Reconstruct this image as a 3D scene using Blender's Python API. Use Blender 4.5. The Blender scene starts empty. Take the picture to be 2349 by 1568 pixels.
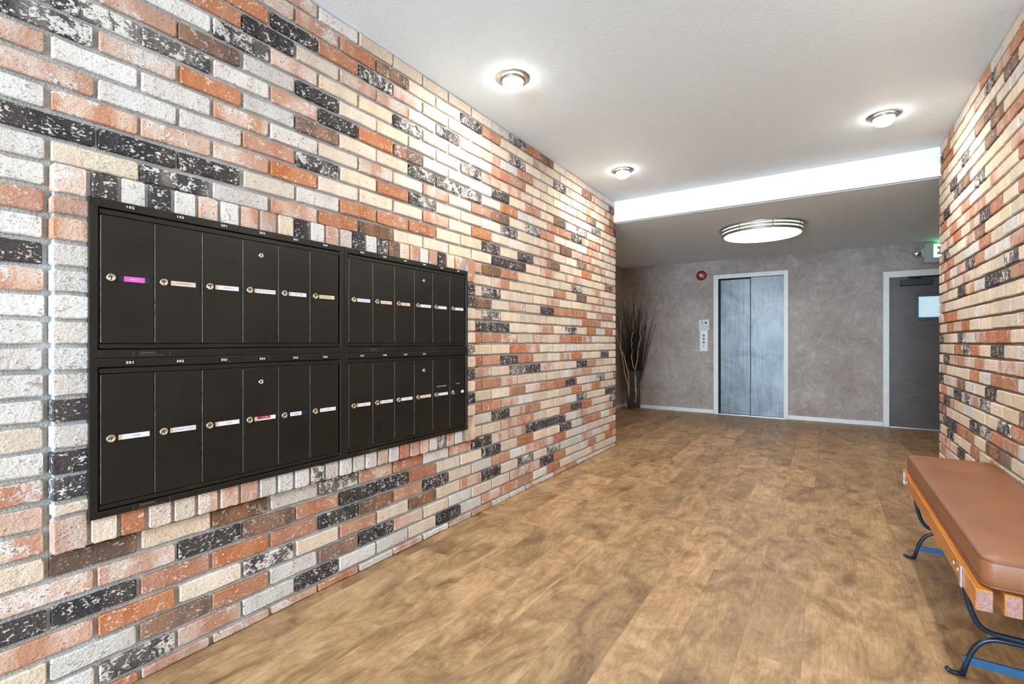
import bpy, bmesh, math, random
from mathutils import Vector

SC = bpy.context.scene
COL = SC.collection
PI = math.pi
R = random.Random(7)

# ------------------------------------------------------------------ camera
TH = math.radians(33.2)
HC = 1.13
cam_d = bpy.data.cameras.new('camera')
cam_d.sensor_width = 36.0
cam_d.lens = 1098.0 / 2349.0 * 36.0
cam_d.shift_y = 1.0 / 2349.0
cam_d.clip_start = 0.02
cam = bpy.data.objects.new('camera', cam_d)
COL.objects.link(cam)
cam.location = (0, 0, HC)
cam.rotation_euler = (PI / 2, 0, TH)
SC.camera = cam

# ------------------------------------------------------------------ world, daylight
W = bpy.data.worlds.new('overcast_sky')
SC.world = W
W.use_nodes = True
bgn = W.node_tree.nodes['Background']
bgn.inputs[0].default_value = (0.63, 0.86, 1.08, 1)
bgn.inputs[1].default_value = 15.0
pd = bpy.data.lights.new('entrance_portal', 'AREA')      # sampling portal of the open entrance, gives no light itself
pd.shape = 'RECTANGLE'; pd.size = 2.64; pd.size_y = 2.62
pd.cycles.is_portal = True
po = bpy.data.objects.new('entrance_portal', pd)
COL.objects.link(po)
po.location = (-0.58, -4.6, 1.33)
po.rotation_euler = (PI / 2, 0, 0)

vs = SC.view_settings
vs.view_transform = 'Standard'
vs.look = 'None'
vs.gamma = 1.0
vs.use_curve_mapping = False
vs.exposure = 0.93
SC.cycles.use_denoising = True
SC.cycles.max_bounces = 7
SC.cycles.diffuse_bounces = 4
SC.cycles.glossy_bounces = 3
SC.cycles.adaptive_threshold = 0.05
SC.cycles.adaptive_min_samples = 12
SC.cycles.sample_clamp_indirect = 8.0

# ------------------------------------------------------------------ main dimensions
XL, XR = -1.917, 0.752          # brick faces
YE = 5.0                        # end of the brick walls
YR = -4.6                      # entrance
YB = 8.12                       # back wall
ZC, ZL = 2.656, 2.425           # ceilings
XLL, XRR = -2.97, 2.15          # lobby side walls
CH, Z0 = 0.0771, 0.0414         # brick course, first bed joint
PITCH = 0.2246

# ------------------------------------------------------------------ helpers
ORIG = {}


class MB:
    def __init__(s):
        s.v = []; s.f = []; s.m = []; s.sm = []

    def add(s, vs_, fs, mi=0, smooth=False):
        o = len(s.v)
        s.v += [tuple(p) for p in vs_]
        for f in fs:
            s.f.append(tuple(o + i for i in f)); s.m.append(mi); s.sm.append(smooth)

    def box(s, x0, x1, y0, y1, z0, z1, mi=0):
        s.add([(x0, y0, z0), (x1, y0, z0), (x1, y1, z0), (x0, y1, z0),
               (x0, y0, z1), (x1, y0, z1), (x1, y1, z1), (x0, y1, z1)],
              [(0, 3, 2, 1), (4, 5, 6, 7), (0, 1, 5, 4), (1, 2, 6, 5), (2, 3, 7, 6), (3, 0, 4, 7)], mi)

    def bbox(s, x0, x1, y0, y1, z0, z1, b=0.003, mi=0):
        """box with chamfered edges"""
        bm = bmesh.new()
        bmesh.ops.create_cube(bm, size=1)
        for v in bm.verts:
            v.co = Vector(((x0 + x1) / 2 + v.co.x * (x1 - x0), (y0 + y1) / 2 + v.co.y * (y1 - y0), (z0 + z1) / 2 + v.co.z * (z1 - z0)))
        bmesh.ops.bevel(bm, geom=list(bm.edges), offset=b, segments=2, affect='EDGES', profile=0.5)
        s.bm(bm, mi); bm.free()

    def bm(s, bm, mi=0, smooth=False):
        bm.verts.ensure_lookup_table()
        for i, v in enumerate(bm.verts): v.index = i
        s.add([v.co for v in bm.verts], [[v.index for v in f.verts] for f in bm.faces], mi, smooth)

    def lathe(s, c, prof, n=32, axis='z', mi=0, smooth=True, close=True):
        """prof: list of (radius, height along axis)"""
        vs_ = []; fs = []
        for (r, h) in prof:
            for i in range(n):
                a = 2 * PI * i / n
                p = (r * math.cos(a), r * math.sin(a), h)
                if axis == 'x': p = (p[2], p[0], p[1])
                elif axis == 'y': p = (p[0], p[2], p[1])
                vs_.append((c[0] + p[0], c[1] + p[1], c[2] + p[2]))
        for j in range(len(prof) - 1):
            for i in range(n):
                k = (i + 1) % n
                q = (j * n + i, j * n + k, (j + 1) * n + k, (j + 1) * n + i)
                fs.append(q if axis != 'y' else q[::-1])
        s.add(vs_, fs, mi, smooth)
        if close:
            o = len(s.v) - len(vs_)
            for j in (0, len(prof) - 1):
                if prof[j][0] > 1e-5:
                    s.f.append(tuple(o + j * n + i for i in range(n))); s.m.append(mi); s.sm.append(False)

    def tube(s, pts, r, n=8, mi=0, flat=1.0, caps=True):
        pts = [Vector(p) for p in pts]
        m = len(pts)
        rr = r if isinstance(r, (list, tuple)) else [r] * m
        vs_ = []; up0 = None
        for i, p in enumerate(pts):
            t = (pts[min(i + 1, m - 1)] - pts[max(i - 1, 0)]).normalized()
            if up0 is None:
                up0 = Vector((0, 1, 0)) if abs(t.y) < 0.9 else Vector((0, 0, 1))
            a = (up0 - t * up0.dot(t)).normalized(); up0 = a
            b = t.cross(a)
            for k in range(n):
                an = 2 * PI * k / n
                vs_.append(p + (a * math.cos(an) * flat + b * math.sin(an)) * rr[i])
        fs = [(j * n + i, j * n + (i + 1) % n, (j + 1) * n + (i + 1) % n, (j + 1) * n + i) for j in range(m - 1) for i in range(n)]
        if caps:
            fs += [tuple(range(n))[::-1], tuple((m - 1) * n + i for i in range(n))]
        s.add(vs_, fs, mi, True)

    def mesh(s, name, mats, origin=(0, 0, 0)):
        me = bpy.data.meshes.new(name)
        ox, oy, oz = origin
        me.from_pydata([(x - ox, y - oy, z - oz) for x, y, z in s.v], [], s.f)
        for mt in (mats if isinstance(mats, (list, tuple)) else [mats]): me.materials.append(mt)
        me.polygons.foreach_set('material_index', s.m)
        me.polygons.foreach_set('use_smooth', s.sm)
        bm = bmesh.new(); bm.from_mesh(me)
        bmesh.ops.recalc_face_normals(bm, faces=bm.faces)
        bm.to_mesh(me); bm.free()
        me.update()
        return me

    def build(s, name, mats, parent=None, origin=None):
        if origin is None:
            if parent is not None:
                origin = ORIG[parent.name]
            else:
                xs, ys, zs = zip(*s.v)
                origin = ((min(xs) + max(xs)) / 2, (min(ys) + max(ys)) / 2, min(zs))
        o = bpy.data.objects.new(name, s.mesh(name, mats, origin))
        link(o, origin, parent)
        return o


def link(o, origin, parent=None):
    COL.objects.link(o)
    ORIG[o.name] = origin
    if parent is not None:
        p = ORIG[parent.name]
        o.parent = parent
        o.location = (origin[0] - p[0], origin[1] - p[1], origin[2] - p[2])
    else:
        o.location = origin


def empty(name, loc):
    o = bpy.data.objects.new(name, None)
    o.empty_display_size = 0.05
    link(o, loc)
    return o


def tag(o, label, cat, group=None):
    o['label'] = label; o['category'] = cat
    if group: o['group'] = group
    return o


def struct(o, label=None):
    o['kind'] = 'structure'
    if label: o['label'] = label
    return o


def text_shape(body, size, bold=False, spacing=1.0):
    """flat outline of a line of text: verts in xy, faces"""
    cu = bpy.data.curves.new('writing', 'FONT')
    cu.body = body; cu.size = size; cu.align_x = 'CENTER'; cu.align_y = 'CENTER'
    cu.resolution_u = 2; cu.space_character = spacing
    if bold: cu.offset = size * 0.022
    ob = bpy.data.objects.new('writing', cu)
    COL.objects.link(ob)
    bpy.context.view_layer.update()
    dg = bpy.context.evaluated_depsgraph_get()
    me = bpy.data.meshes.new_from_object(ob.evaluated_get(dg))
    vs_ = [tuple(v.co) for v in me.vertices]; fs = [tuple(p.vertices) for p in me.polygons]
    bpy.data.objects.remove(ob); bpy.data.meshes.remove(me); bpy.data.curves.remove(cu)
    return vs_, fs


TXT = {}


def add_text(mb, body, size, c, plane, mi, bold=False, sx=1.0, spacing=1.0):
    """plane 'x': reads on a wall facing +x, written towards +y; plane '-y': reads on a wall facing -y, written towards +x"""
    key = (body, bold, spacing)
    if key not in TXT: TXT[key] = text_shape(body, 1.0, bold, spacing)
    vs_, fs = TXT[key]
    if plane == 'x':
        pts = [(c[0], c[1] + x * size * sx, c[2] + y * size) for x, y, z in vs_]
    else:
        pts = [(c[0] + x * size * sx, c[1], c[2] + y * size) for x, y, z in vs_]
    mb.add(pts, fs, mi)


# ------------------------------------------------------------------ materials
class Mat:
    def __init__(s, name, rough=0.6, metal=0.0, spec=0.5, col=(0.5, 0.5, 0.5)):
        s.m = bpy.data.materials.new(name)
        s.m.use_nodes = True
        s.nt = s.m.node_tree
        s.b = s.nt.nodes['Principled BSDF']
        s.b.inputs['Roughness'].default_value = rough
        s.b.inputs['Metallic'].default_value = metal
        s.b.inputs['Specular IOR Level'].default_value = spec
        s.b.inputs['Base Color'].default_value = (*col, 1)

    def n(s, t, **kw):
        nd = s.nt.nodes.new(t)
        for k, v in kw.items():
            if k.startswith('_'): setattr(nd, k[1:], v)
            else: s.set(nd, k, v)
        return nd

    def set(s, nd, k, v):
        k = int(k[1:]) if k[0] == 'i' and k[1:].isdigit() else k
        sock = nd.inputs[k]
        if hasattr(v, 'is_linked') or isinstance(v, bpy.types.NodeSocket): s.nt.links.new(v, sock)
        elif isinstance(v, (tuple, list)) and len(v) == 3 and sock.type == 'RGBA': sock.default_value = (*v, 1)
        else: sock.default_value = v

    def pos(s, scale=(1, 1, 1), seed=None):
        g = s.n('ShaderNodeNewGeometry').outputs['Position']
        if seed is not None:
            g = s.n('ShaderNodeVectorMath', _operation='ADD', i0=g, i1=s.n('ShaderNodeVectorMath', _operation='SCALE', i0=(37.1, 53.7, 71.3), Scale=seed).outputs[0]).outputs[0]
        return s.n('ShaderNodeMapping', Vector=g, Scale=scale).outputs[0]

    def seed(s, island=False):
        o = s.n('ShaderNodeObjectInfo').outputs['Random']
        if not island: return o
        i = s.n('ShaderNodeNewGeometry').outputs['Random Per Island']
        return s.n('ShaderNodeMath', _operation='FRACT', i0=s.math('ADD', o, i)).outputs[0]

    def math(s, op, a, b=0.0, c=0.0, clamp=False):
        nd = s.n('ShaderNodeMath', _operation=op, _use_clamp=clamp, i0=a, i1=b)
        if op in ('MULTIPLY_ADD',): s.set(nd, 'i2', c)
        return nd.outputs[0]

    def noise(s, vec, scale, detail=4, rough=0.55, dist=0.0):
        return s.n('ShaderNodeTexNoise', Vector=vec, Scale=scale, Detail=detail, Roughness=rough, Distortion=dist).outputs['Fac']

    def ramp(s, fac, stops, interp='LINEAR'):
        nd = s.n('ShaderNodeValToRGB', Fac=fac)
        nd.color_ramp.interpolation = interp
        el = nd.color_ramp.elements
        while len(el) < len(stops): el.new(0.5)
        for e, (p, c) in zip(el, stops):
            e.position = p
            e.color = (*c, 1) if isinstance(c, (tuple, list)) else (c, c, c, 1)
        return nd.outputs['Color']

    def step(s, fac, lo, hi):
        return s.n('ShaderNodeMapRange', _clamp=True, Value=fac, i1=lo, i2=hi).outputs[0]

    def mix(s, f, a, b):
        nd = s.n('ShaderNodeMix', _data_type='RGBA')
        s.set(nd, 'i0', f); s.set(nd, 'i6', a); s.set(nd, 'i7', b)
        return nd.outputs[2]

    def bump(s, h, strength=0.5, dist=0.01):
        s.nt.links.new(s.n('ShaderNodeBump', Height=h, Strength=strength, Distance=dist).outputs[0], s.b.inputs['Normal'])

    def color(s, c): s.set(s.b, 'Base Color', c); return s
    def rough(s, c): s.set(s.b, 'Roughness', c); return s
    def emit(s, col, st):
        s.b.inputs['Emission Color'].default_value = (*col, 1)
        s.b.inputs['Emission Strength'].default_value = st
        return s


def brick_mat(name, a, b, patch, pt, fleck, ft, rough=0.88):
    """a/b: two tones in bands along the face, patch: colour of worn patches, fleck: colour of fine spatter"""
    M = Mat(name, rough, spec=0.2)
    sd = M.seed(True)
    p = M.pos(seed=sd)
    big = M.noise(p, 7, 1, 0.5)
    mid = M.noise(p, 30, 3, 0.72, 0.6)
    fine = M.noise(M.n('ShaderNodeMapping', Vector=p, Scale=(1, 0.75, 1.15), Rotation=(0.5, 0, 0)).outputs[0], 120, 2, 0.7, 0.0)
    band = M.noise(M.n('ShaderNodeMapping', Vector=p, Scale=(1, 1, 0.12)).outputs[0], 15, 0, 0.5)
    wsum = lambda *q: __import__('functools').reduce(lambda x, y: M.math('ADD', x, y), [M.math('MULTIPLY', v, w) for v, w in q])
    c = M.mix(M.step(wsum((big, .45), (band, .55)), 0.42, 0.58), a, b)
    c = M.mix(M.step(wsum((mid, .5), (big, .25), (fine, .25)), pt, pt + .045), c, patch)
    c = M.mix(M.step(wsum((mid, .45), (fine, .55)), ft, ft + .035), c, fleck)
    c = M.mix(M.math('MULTIPLY', M.step(fine, 0.37, 0.30), 0.5), c, (0.17, 0.11, 0.08))
    hs = M.n('ShaderNodeHueSaturation', Color=c, Value=M.math('MULTIPLY_ADD', sd, 0.22, 0.87), Saturation=M.math('MULTIPLY_ADD', M.math('FRACT', M.math('MULTIPLY', sd, 7.3)), 0.3, 0.82))
    M.color(hs.outputs[0])
    M.bump(wsum((mid, .7), (fine, .5)), 0.9, 0.007)
    return M.m


CREAM = (0.78, 0.665, 0.53); WHITE = (0.74, 0.71, 0.68); ORANGE = (0.47, 0.185, 0.095)
BM = {
    'C': brick_mat('brick_cream', CREAM, (0.72, 0.585, 0.455), (0.56, 0.31, 0.19), 0.605, (0.52, 0.42, 0.33), 0.575),
    'W': brick_mat('brick_white', WHITE, (0.69, 0.63, 0.585), (0.56, 0.36, 0.26), 0.60, (0.40, 0.355, 0.33), 0.565),
    'P': brick_mat('brick_pink', (0.54, 0.285, 0.185), (0.68, 0.50, 0.40), WHITE, 0.525, (0.40, 0.16, 0.09), 0.575),
    'O': brick_mat('brick_orange', ORANGE, (0.52, 0.25, 0.145), (0.70, 0.56, 0.46), 0.585, (0.72, 0.60, 0.51), 0.565),
    'K': brick_mat('brick_black', (0.045, 0.041, 0.045), (0.078, 0.065, 0.062), (0.23, 0.10, 0.06), 0.60, (0.68, 0.63, 0.58), 0.550),
    'M': brick_mat('brick_spattered', (0.065, 0.060, 0.062), (0.20, 0.17, 0.155), (0.70, 0.66, 0.62), 0.505, (0.70, 0.66, 0.61), 0.545),
    'D': brick_mat('brick_brown', (0.17, 0.11, 0.08), (0.31, 0.165, 0.10), (0.62, 0.52, 0.43), 0.575, (0.62, 0.52, 0.43), 0.570),
}
BKEYS = 'CWPOKMD'


def plain(name, col, rough=0.5, metal=0.0, spec=0.5, var=0.0, scale=30, bump=0.0, dist=0.002):
    M = Mat(name, rough, metal, spec, col)
    p = M.pos()
    nz = M.noise(p, scale, 5, 0.6)
    if var:
        lo = tuple(max(0, c * (1 - var)) for c in col); hi = tuple(min(1, c * (1 + var)) for c in col)
        M.color(M.ramp(nz, [(0.3, lo), (0.7, hi)]))
    if bump: M.bump(nz, bump, dist)
    return M.m


def mortar_mat(name, a, b):
    M = Mat(name, 0.95, spec=0.15)
    p = M.pos()
    n1 = M.noise(p, 8, 2, 0.6); n2 = M.noise(p, 160, 2, 0.7)
    c = M.mix(M.step(n1, 0.35, 0.65), a, b)
    c = M.mix(M.math('MULTIPLY', M.step(n2, 0.55, 0.7), 0.5), c, (0.16, 0.15, 0.13))
    M.color(c)
    M.bump(M.math('ADD', n2, M.math('MULTIPLY', n1, 0.8)), 0.8, 0.006)
    return M.m


MORTAR = mortar_mat('mortar_grey', (0.40, 0.40, 0.38), (0.52, 0.53, 0.52))
MORTAR_D = mortar_mat('mortar_brown', (0.24, 0.19, 0.15), (0.31, 0.25, 0.20))


def ceiling_mat(name, col):
    M = Mat(name, 0.75, spec=0.3, col=col)
    p = M.pos()
    a = M.noise(p, 26, 3, 0.65, 1.2); b = M.noise(p, 7, 1, 0.5)
    M.bump(M.math('ADD', M.step(a, 0.48, 0.60), M.math('MULTIPLY', b, 0.6)), 0.11, 0.006)
    return M.m


CEIL = ceiling_mat('ceiling_white', (0.79, 0.875, 0.94))
CEIL2 = ceiling_mat('ceiling_lobby_white', (0.79, 0.875, 0.94))
WHITE_PAINT = plain('white_paint', (0.86, 0.86, 0.85), 0.45, var=0.03, scale=5)
TRIM_PAINT = plain('trim_paint', (0.82, 0.82, 0.79), 0.4, var=0.04, scale=9)


def plaster_mat():
    M = Mat('brown_skip_trowel_plaster', 0.48, spec=0.45)
    p = M.pos()
    big = M.noise(p, 2.2, 3, 0.6)
    mid = M.noise(p, 9, 4, 0.6, 0.7)
    fine = M.noise(M.n('ShaderNodeMapping', Vector=p, Scale=(1, 1, 0.6), Rotation=(0, 0.5, 0)).outputs[0], 34, 3, 0.62, 0.9)
    c = M.ramp(M.math('ADD', M.math('MULTIPLY', big, 0.5), M.math('MULTIPLY', mid, 0.5)), [(0.35, (0.36, 0.28, 0.24)), (0.52, (0.45, 0.375, 0.335)), (0.66, (0.54, 0.48, 0.44))])
    M.color(c)
    M.bump(M.math('ADD', M.math('MULTIPLY', M.step(mid, 0.44, 0.60), 0.6), M.math('MULTIPLY', M.step(fine, 0.42, 0.66), 0.6)), 0.55, 0.012)
    return M.m


PLASTER = plaster_mat()


def floor_mat():
    M = Mat('printed_oak_plank', 0.36, spec=0.5)
    sd = M.seed()
    p = M.pos(seed=sd)
    pg = M.n('ShaderNodeMapping', Vector=p, Scale=(9.0, 1.5, 1.0)).outputs[0]
    warp = M.n('ShaderNodeTexNoise', Vector=pg, Scale=0.9, Detail=3.0).outputs['Color']
    pw = M.n('ShaderNodeVectorMath', _operation='ADD', i0=pg, i1=M.n('ShaderNodeVectorMath', _operation='SCALE', i0=warp, Scale=2.2).outputs[0]).outputs[0]
    rings = M.n('ShaderNodeTexWave', _wave_type='BANDS', _bands_direction='X', Vector=pw, Scale=1.5, Distortion=3.0, Detail=3.0).outputs['Fac']
    blotch = M.noise(M.n('ShaderNodeMapping', Vector=p, Scale=(2.6, 1.25, 1)).outputs[0], 2.0, 4, 0.70, 1.4)
    cloud = M.noise(M.n('ShaderNodeMapping', Vector=p, Scale=(7, 5, 1)).outputs[0], 2.2, 3, 0.72, 0.8)
    grain = M.noise(M.n('ShaderNodeMapping', Vector=p, Scale=(48, 5.0, 1)).outputs[0], 1.6, 4, 0.65)
    c = M.ramp(M.math('ADD', M.math('MULTIPLY', blotch, 0.7), M.math('MULTIPLY', cloud, 0.3)), [(0.35, (0.20, 0.115, 0.062)), (0.45, (0.345, 0.21, 0.113)), (0.54, (0.47, 0.30, 0.165)), (0.66, (0.60, 0.415, 0.25))])
    c = M.mix(M.math('MULTIPLY', M.step(rings, 0.30, 0.02), 0.20), c, (0.20, 0.115, 0.065))
    c = M.mix(M.math('MULTIPLY', M.step(grain, 0.46, 0.34), 0.25), c, (0.17, 0.10, 0.06))
    c = M.mix(M.math('MULTIPLY', M.step(grain, 0.57, 0.72), 0.25), c, (0.66, 0.50, 0.34))
    hs = M.n('ShaderNodeHueSaturation', Color=c, Value=M.math('MULTIPLY_ADD', sd, 0.34, 0.75), Saturation=1.08)
    M.color(hs.outputs[0])
    M.rough(M.math('MULTIPLY_ADD', blotch, 0.20, 0.34))
    M.bump(grain, 0.10, 0.0015)
    return M.m


PLANK = floor_mat()
SUBFLOOR = plain('subfloor_dark', (0.10, 0.065, 0.04), 0.9)


def box_paint():
    M = Mat('black_brown_enamel', 0.32, spec=0.38)
    p = M.pos()
    a = M.noise(p, 6, 3, 0.5)
    sc = M.noise(M.pos((1, 1, 1.6)), 70, 2, 0.5)
    c = M.ramp(a, [(0.3, (0.013, 0.0115, 0.0095)), (0.7, (0.018, 0.0155, 0.013))])
    c = M.mix(M.step(sc, 0.785, 0.80), c, (0.40, 0.38, 0.35))
    M.color(c)
    w = M.noise(M.pos((1, 1.2, 9)), 3.0, 2, 0.5)
    M.rough(M.math('MULTIPLY_ADD', a, 0.12, 0.24))
    M.bump(w, 0.05, 0.01)
    return M.m


ENAMEL = box_paint()
EDGE = plain('worn_steel_edge', (0.42, 0.44, 0.46), 0.38, 0.7, var=0.5, scale=60)
DARKGAP = plain('dark_gap', (0.006, 0.006, 0.006), 0.8)
NICKEL = plain('nickel_lock', (0.66, 0.62, 0.52), 0.22, 1.0, var=0.1, scale=50)
CHROME = plain('chrome', (0.78, 0.78, 0.80), 0.12, 1.0)
KEYHOLE = plain('keyhole_dark', (0.012, 0.011, 0.010), 0.6)
CARD_W = plain('card_white', (0.80, 0.82, 0.86), 0.55, var=0.04, scale=80)
CARD_C = plain('card_cream', (0.74, 0.62, 0.47), 0.6, var=0.05, scale=80)
CARD_PINK = plain('tape_magenta', (0.76, 0.11, 0.60), 0.45)
CARD_RED = plain('tape_red', (0.42, 0.016, 0.035), 0.4)
CARD_BLUE = plain('slot_blue_black', (0.012, 0.022, 0.045), 0.35)
INK = plain('ink_grey', (0.16, 0.16, 0.18), 0.6)
INK_L = plain('ink_light', (0.88, 0.70, 0.80), 0.6)
TAPE_BLACK = plain('embossing_tape_black', (0.008, 0.009, 0.013), 0.25)
TAPE_WHITE = plain('embossed_white', (0.85, 0.85, 0.85), 0.5)
PLATE_INK = plain('plate_raised_grey', (0.13, 0.12, 0.11), 0.4)


def steel_mat():
    M = Mat('brushed_elevator_steel', 0.36, 0.85, col=(0.46, 0.50, 0.53))
    v = M.noise(M.pos((60, 60, 1.2)), 1.6, 4, 0.6)
    b = M.noise(M.pos(), 2.6, 4, 0.6, 0.6)
    M.color(M.ramp(M.math('ADD', M.math('MULTIPLY', v, 0.35), M.math('MULTIPLY', b, 0.65)), [(0.36, (0.10, 0.103, 0.115)), (0.5, (0.18, 0.192, 0.20)), (0.64, (0.27, 0.29, 0.30))]))
    M.rough(M.math('MULTIPLY_ADD', b, 0.20, 0.34))
    M.bump(v, 0.06, 0.004)
    return M.m


STEEL = steel_mat()
ALU = plain('aluminium', (0.62, 0.63, 0.64), 0.35, 0.9)
BR_NICKEL = plain('brushed_nickel', (0.58, 0.57, 0.54), 0.30, 1.0, var=0.08, scale=60)


def wood_door_mat():
    M = Mat('dark_stained_door', 0.42, spec=0.5)
    v = M.noise(M.pos((2, 2, 14)), 4.0, 5, 0.65, 0.8)
    b = M.noise(M.pos(), 3.0, 3, 0.6)
    M.color(M.ramp(M.math('ADD', M.math('MULTIPLY', v, 0.5), M.math('MULTIPLY', b, 0.5)), [(0.35, (0.075, 0.058, 0.052)), (0.55, (0.115, 0.088, 0.078)), (0.7, (0.155, 0.125, 0.112))]))
    M.bump(v, 0.12, 0.003)
    return M.m


DOOR_WOOD = wood_door_mat()
CLOSER = plain('closer_bronze', (0.030, 0.034, 0.038), 0.45, 0.3)
WIN_FRAME = plain('window_frame_blue_black', (0.045, 0.075, 0.12), 0.4, 0.2)


def glass_mat(name, col, rough=0.02, alpha=0.12):
    M = Mat(name, rough, spec=0.5, col=col)
    M.b.inputs['Alpha'].default_value = alpha
    return M.m


RED_ALARM = plain('alarm_red', (0.33, 0.017, 0.020), 0.38, var=0.05)
SIGN_W = plain('sign_white', (0.74, 0.76, 0.78), 0.5)
PANEL_W = plain('call_panel_white', (0.84, 0.86, 0.86), 0.35)
BUTTON_D = plain('button_ring_dark', (0.05, 0.05, 0.055), 0.35)
SIGN_RED = plain('sign_dark_red', (0.16, 0.03, 0.06), 0.5)
LEATHER = None


def leather_mat():
    M = Mat('brown_vinyl', 0.40, spec=0.5)
    p = M.pos()
    a = M.noise(p, 5, 3, 0.5); g = M.n('ShaderNodeTexVoronoi', Vector=p, Scale=420.0).outputs['Distance']
    M.color(M.ramp(a, [(0.3, (0.225, 0.085, 0.038)), (0.7, (0.285, 0.112, 0.050))]))
    M.bump(M.math('ADD', M.math('MULTIPLY', g, 0.25), M.math('MULTIPLY', M.noise(p, 3.5, 2, 0.5), 1.0)), 0.22, 0.004)
    return M.m


LEATHER = leather_mat()
PIPING = plain('vinyl_piping', (0.20, 0.075, 0.038), 0.42)


def slat_mat():
    M = Mat('orange_varnished_slat', 0.3, spec=0.5)
    v = M.noise(M.pos((38, 2.5, 38)), 1.4, 5, 0.65, 1.2)
    M.color(M.ramp(v, [(0.32, (0.42, 0.125, 0.018)), (0.55, (0.60, 0.215, 0.030)), (0.7, (0.67, 0.27, 0.05))]))
    return M.m


SLAT = slat_mat()
IRON = plain('blue_black_iron', (0.016, 0.030, 0.045), 0.32, 0.3, var=0.2, scale=40)
IRON_BLUE = plain('blue_painted_bar', (0.018, 0.10, 0.215), 0.38, var=0.15, scale=40)
BOLT = plain('zinc_bolt', (0.65, 0.65, 0.66), 0.3, 0.9)
GLASS = glass_mat('clear_vase_glass', (0.85, 0.90, 0.92), 0.03, 0.05)
TWIG_D = plain('twig_black_brown', (0.030, 0.018, 0.013), 0.6, var=0.3, scale=40)
TWIG_R = plain('twig_red_brown', (0.16, 0.035, 0.015), 0.5, var=0.25, scale=40)
TWIG_W = plain('twig_pale', (0.62, 0.54, 0.46), 0.6, var=0.2, scale=60)

BULB = Mat('bulb_face_white', 0.5, col=(1, 1, 1)).emit((1.0, 0.965, 0.885), 470.0).m
BULB_SIDE = Mat('bulb_side_frosted', 0.6, col=(0.9, 0.9, 0.88)).emit((1.0, 0.965, 0.885), 16.0).m
DIFF = Mat('lamp_diffuser', 0.5, col=(0.9, 0.9, 0.88)).emit((1.0, 0.96, 0.90), 5.5).m
DRUM = Mat('lamp_side_glass', 0.5, col=(0.9, 0.9, 0.85)).emit((1.0, 0.97, 0.88), 0.45).m
GREEN = Mat('exit_letter_green', 0.5, col=(0.5, 1, 0.7)).emit((0.30, 1.0, 0.50), 1.5).m
GREEN2 = Mat('exit_led_green', 0.5, col=(0.1, 0.8, 0.3)).emit((0.02, 1.0, 0.20), 7.0).m
SIGN_GREY = plain('exit_housing_grey', (0.50, 0.51, 0.51), 0.5)

# ------------------------------------------------------------------ floor
mb = MB(); mb.box(XLL - .15, XRR + .15, YR, YB + .15, -0.12, -0.006)
floor = struct(mb.build('floor', SUBFLOOR, origin=(0, 0, 0)))
PW, PL = 0.1975, 1.235


def plank_mesh(w, l):
    b = MB()
    g, c = 0.0002, 0.0006
    x0, x1, y0, y1 = -w / 2 + g, w / 2 - g, -l / 2 + g, l / 2 - g
    vs_ = [(x0, y0, -.006), (x1, y0, -.006), (x1, y1, -.006), (x0, y1, -.006), (x0, y0, -c), (x1, y0, -c), (x1, y1, -c), (x0, y1, -c),
           (x0 + c, y0 + c, 0), (x1 - c, y0 + c, 0), (x1 - c, y1 - c, 0), (x0 + c, y1 - c, 0)]
    fs = [(0, 3, 2, 1), (8, 9, 10, 11)]
    for i in range(4):
        j = (i + 1) % 4
        fs += [(i, j, 4 + j, 4 + i), (4 + i, 4 + j, 8 + j, 8 + i)]
    b.add(vs_, fs)
    return b.mesh('plank', PLANK)


PM = {}
i0 = math.floor((-0.07 - XRR) / PW) - 1
for i in range(i0, 40):
    xa, xb = -0.07 - PW * (i + 1), -0.07 - PW * i
    xa, xb = max(xa, XLL), min(xb, XRR)
    if xb - xa < 0.02: continue
    ph = 1.935 if i % 2 == 0 else 1.935 - PL / 2
    n = math.floor((YR - ph) / PL)
    while True:
        ya, yb = ph + n * PL, ph + (n + 1) * PL
        n += 1
        ya, yb = max(ya, YR), min(yb, YB + .1)
        if ya >= YB: break
        if yb - ya < 0.03: continue
        if yb < YE - .3 and (xb < XL - .05 or xa > XR + .05): continue
        key = (round(xb - xa, 3), round(yb - ya, 3))
        if key not in PM: PM[key] = plank_mesh(*key)
        o = bpy.data.objects.new('plank', PM[key])
        link(o, ((xa + xb) / 2, (ya + yb) / 2, 0), floor)

# ------------------------------------------------------------------ brick walls
BMESH = {}


def brick_geo(L, H, D, seed):
    """brick lying along +u (length), w (height), face towards +d; origin at the centre of its front face"""
    rr = random.Random(seed)
    j = lambda a: rr.uniform(-a, a)
    c = 0.0055
    a, h = L / 2, H / 2
    out = [(-a + c + j(.003), -h), (j(a * .5), -h + j(.0026)), (a - c + j(.003), -h), (a, -h + c + j(.003)), (a, h - c + j(.003)),
           (a - c + j(.003), h), (j(a * .5), h + j(.0026)), (-a + c + j(.003), h), (-a, h - c + j(.003)), (-a, -h + c + j(.003))]
    n = len(out)
    v = [(x, -D, z) for x, z in out] + [(x, -0.0032 + j(.001), z) for x, z in out]
    ins = []
    for x, z in out:
        k = 0.0022 + abs(j(.0016))
        ins.append((x - math.copysign(min(k, abs(x)), x), j(.0008), z - math.copysign(min(k, abs(z)), z)))
    v += ins
    f = []
    for i in range(n):
        k = (i + 1) % n
        f += [(i, k, n + k, n + i), (n + i, n + k, 2 * n + k, 2 * n + i)]
    f.append(tuple(2 * n + i for i in range(n)))
    return v, f


def project(x, y, z):
    s, c = math.sin(TH), math.cos(TH)
    d = -s * x + c * y
    if d < 0.15: return None
    return (1174.5 + 1098 * (c * x + s * y) / d, 785 - 1098 * (z - HC) / d)


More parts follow.
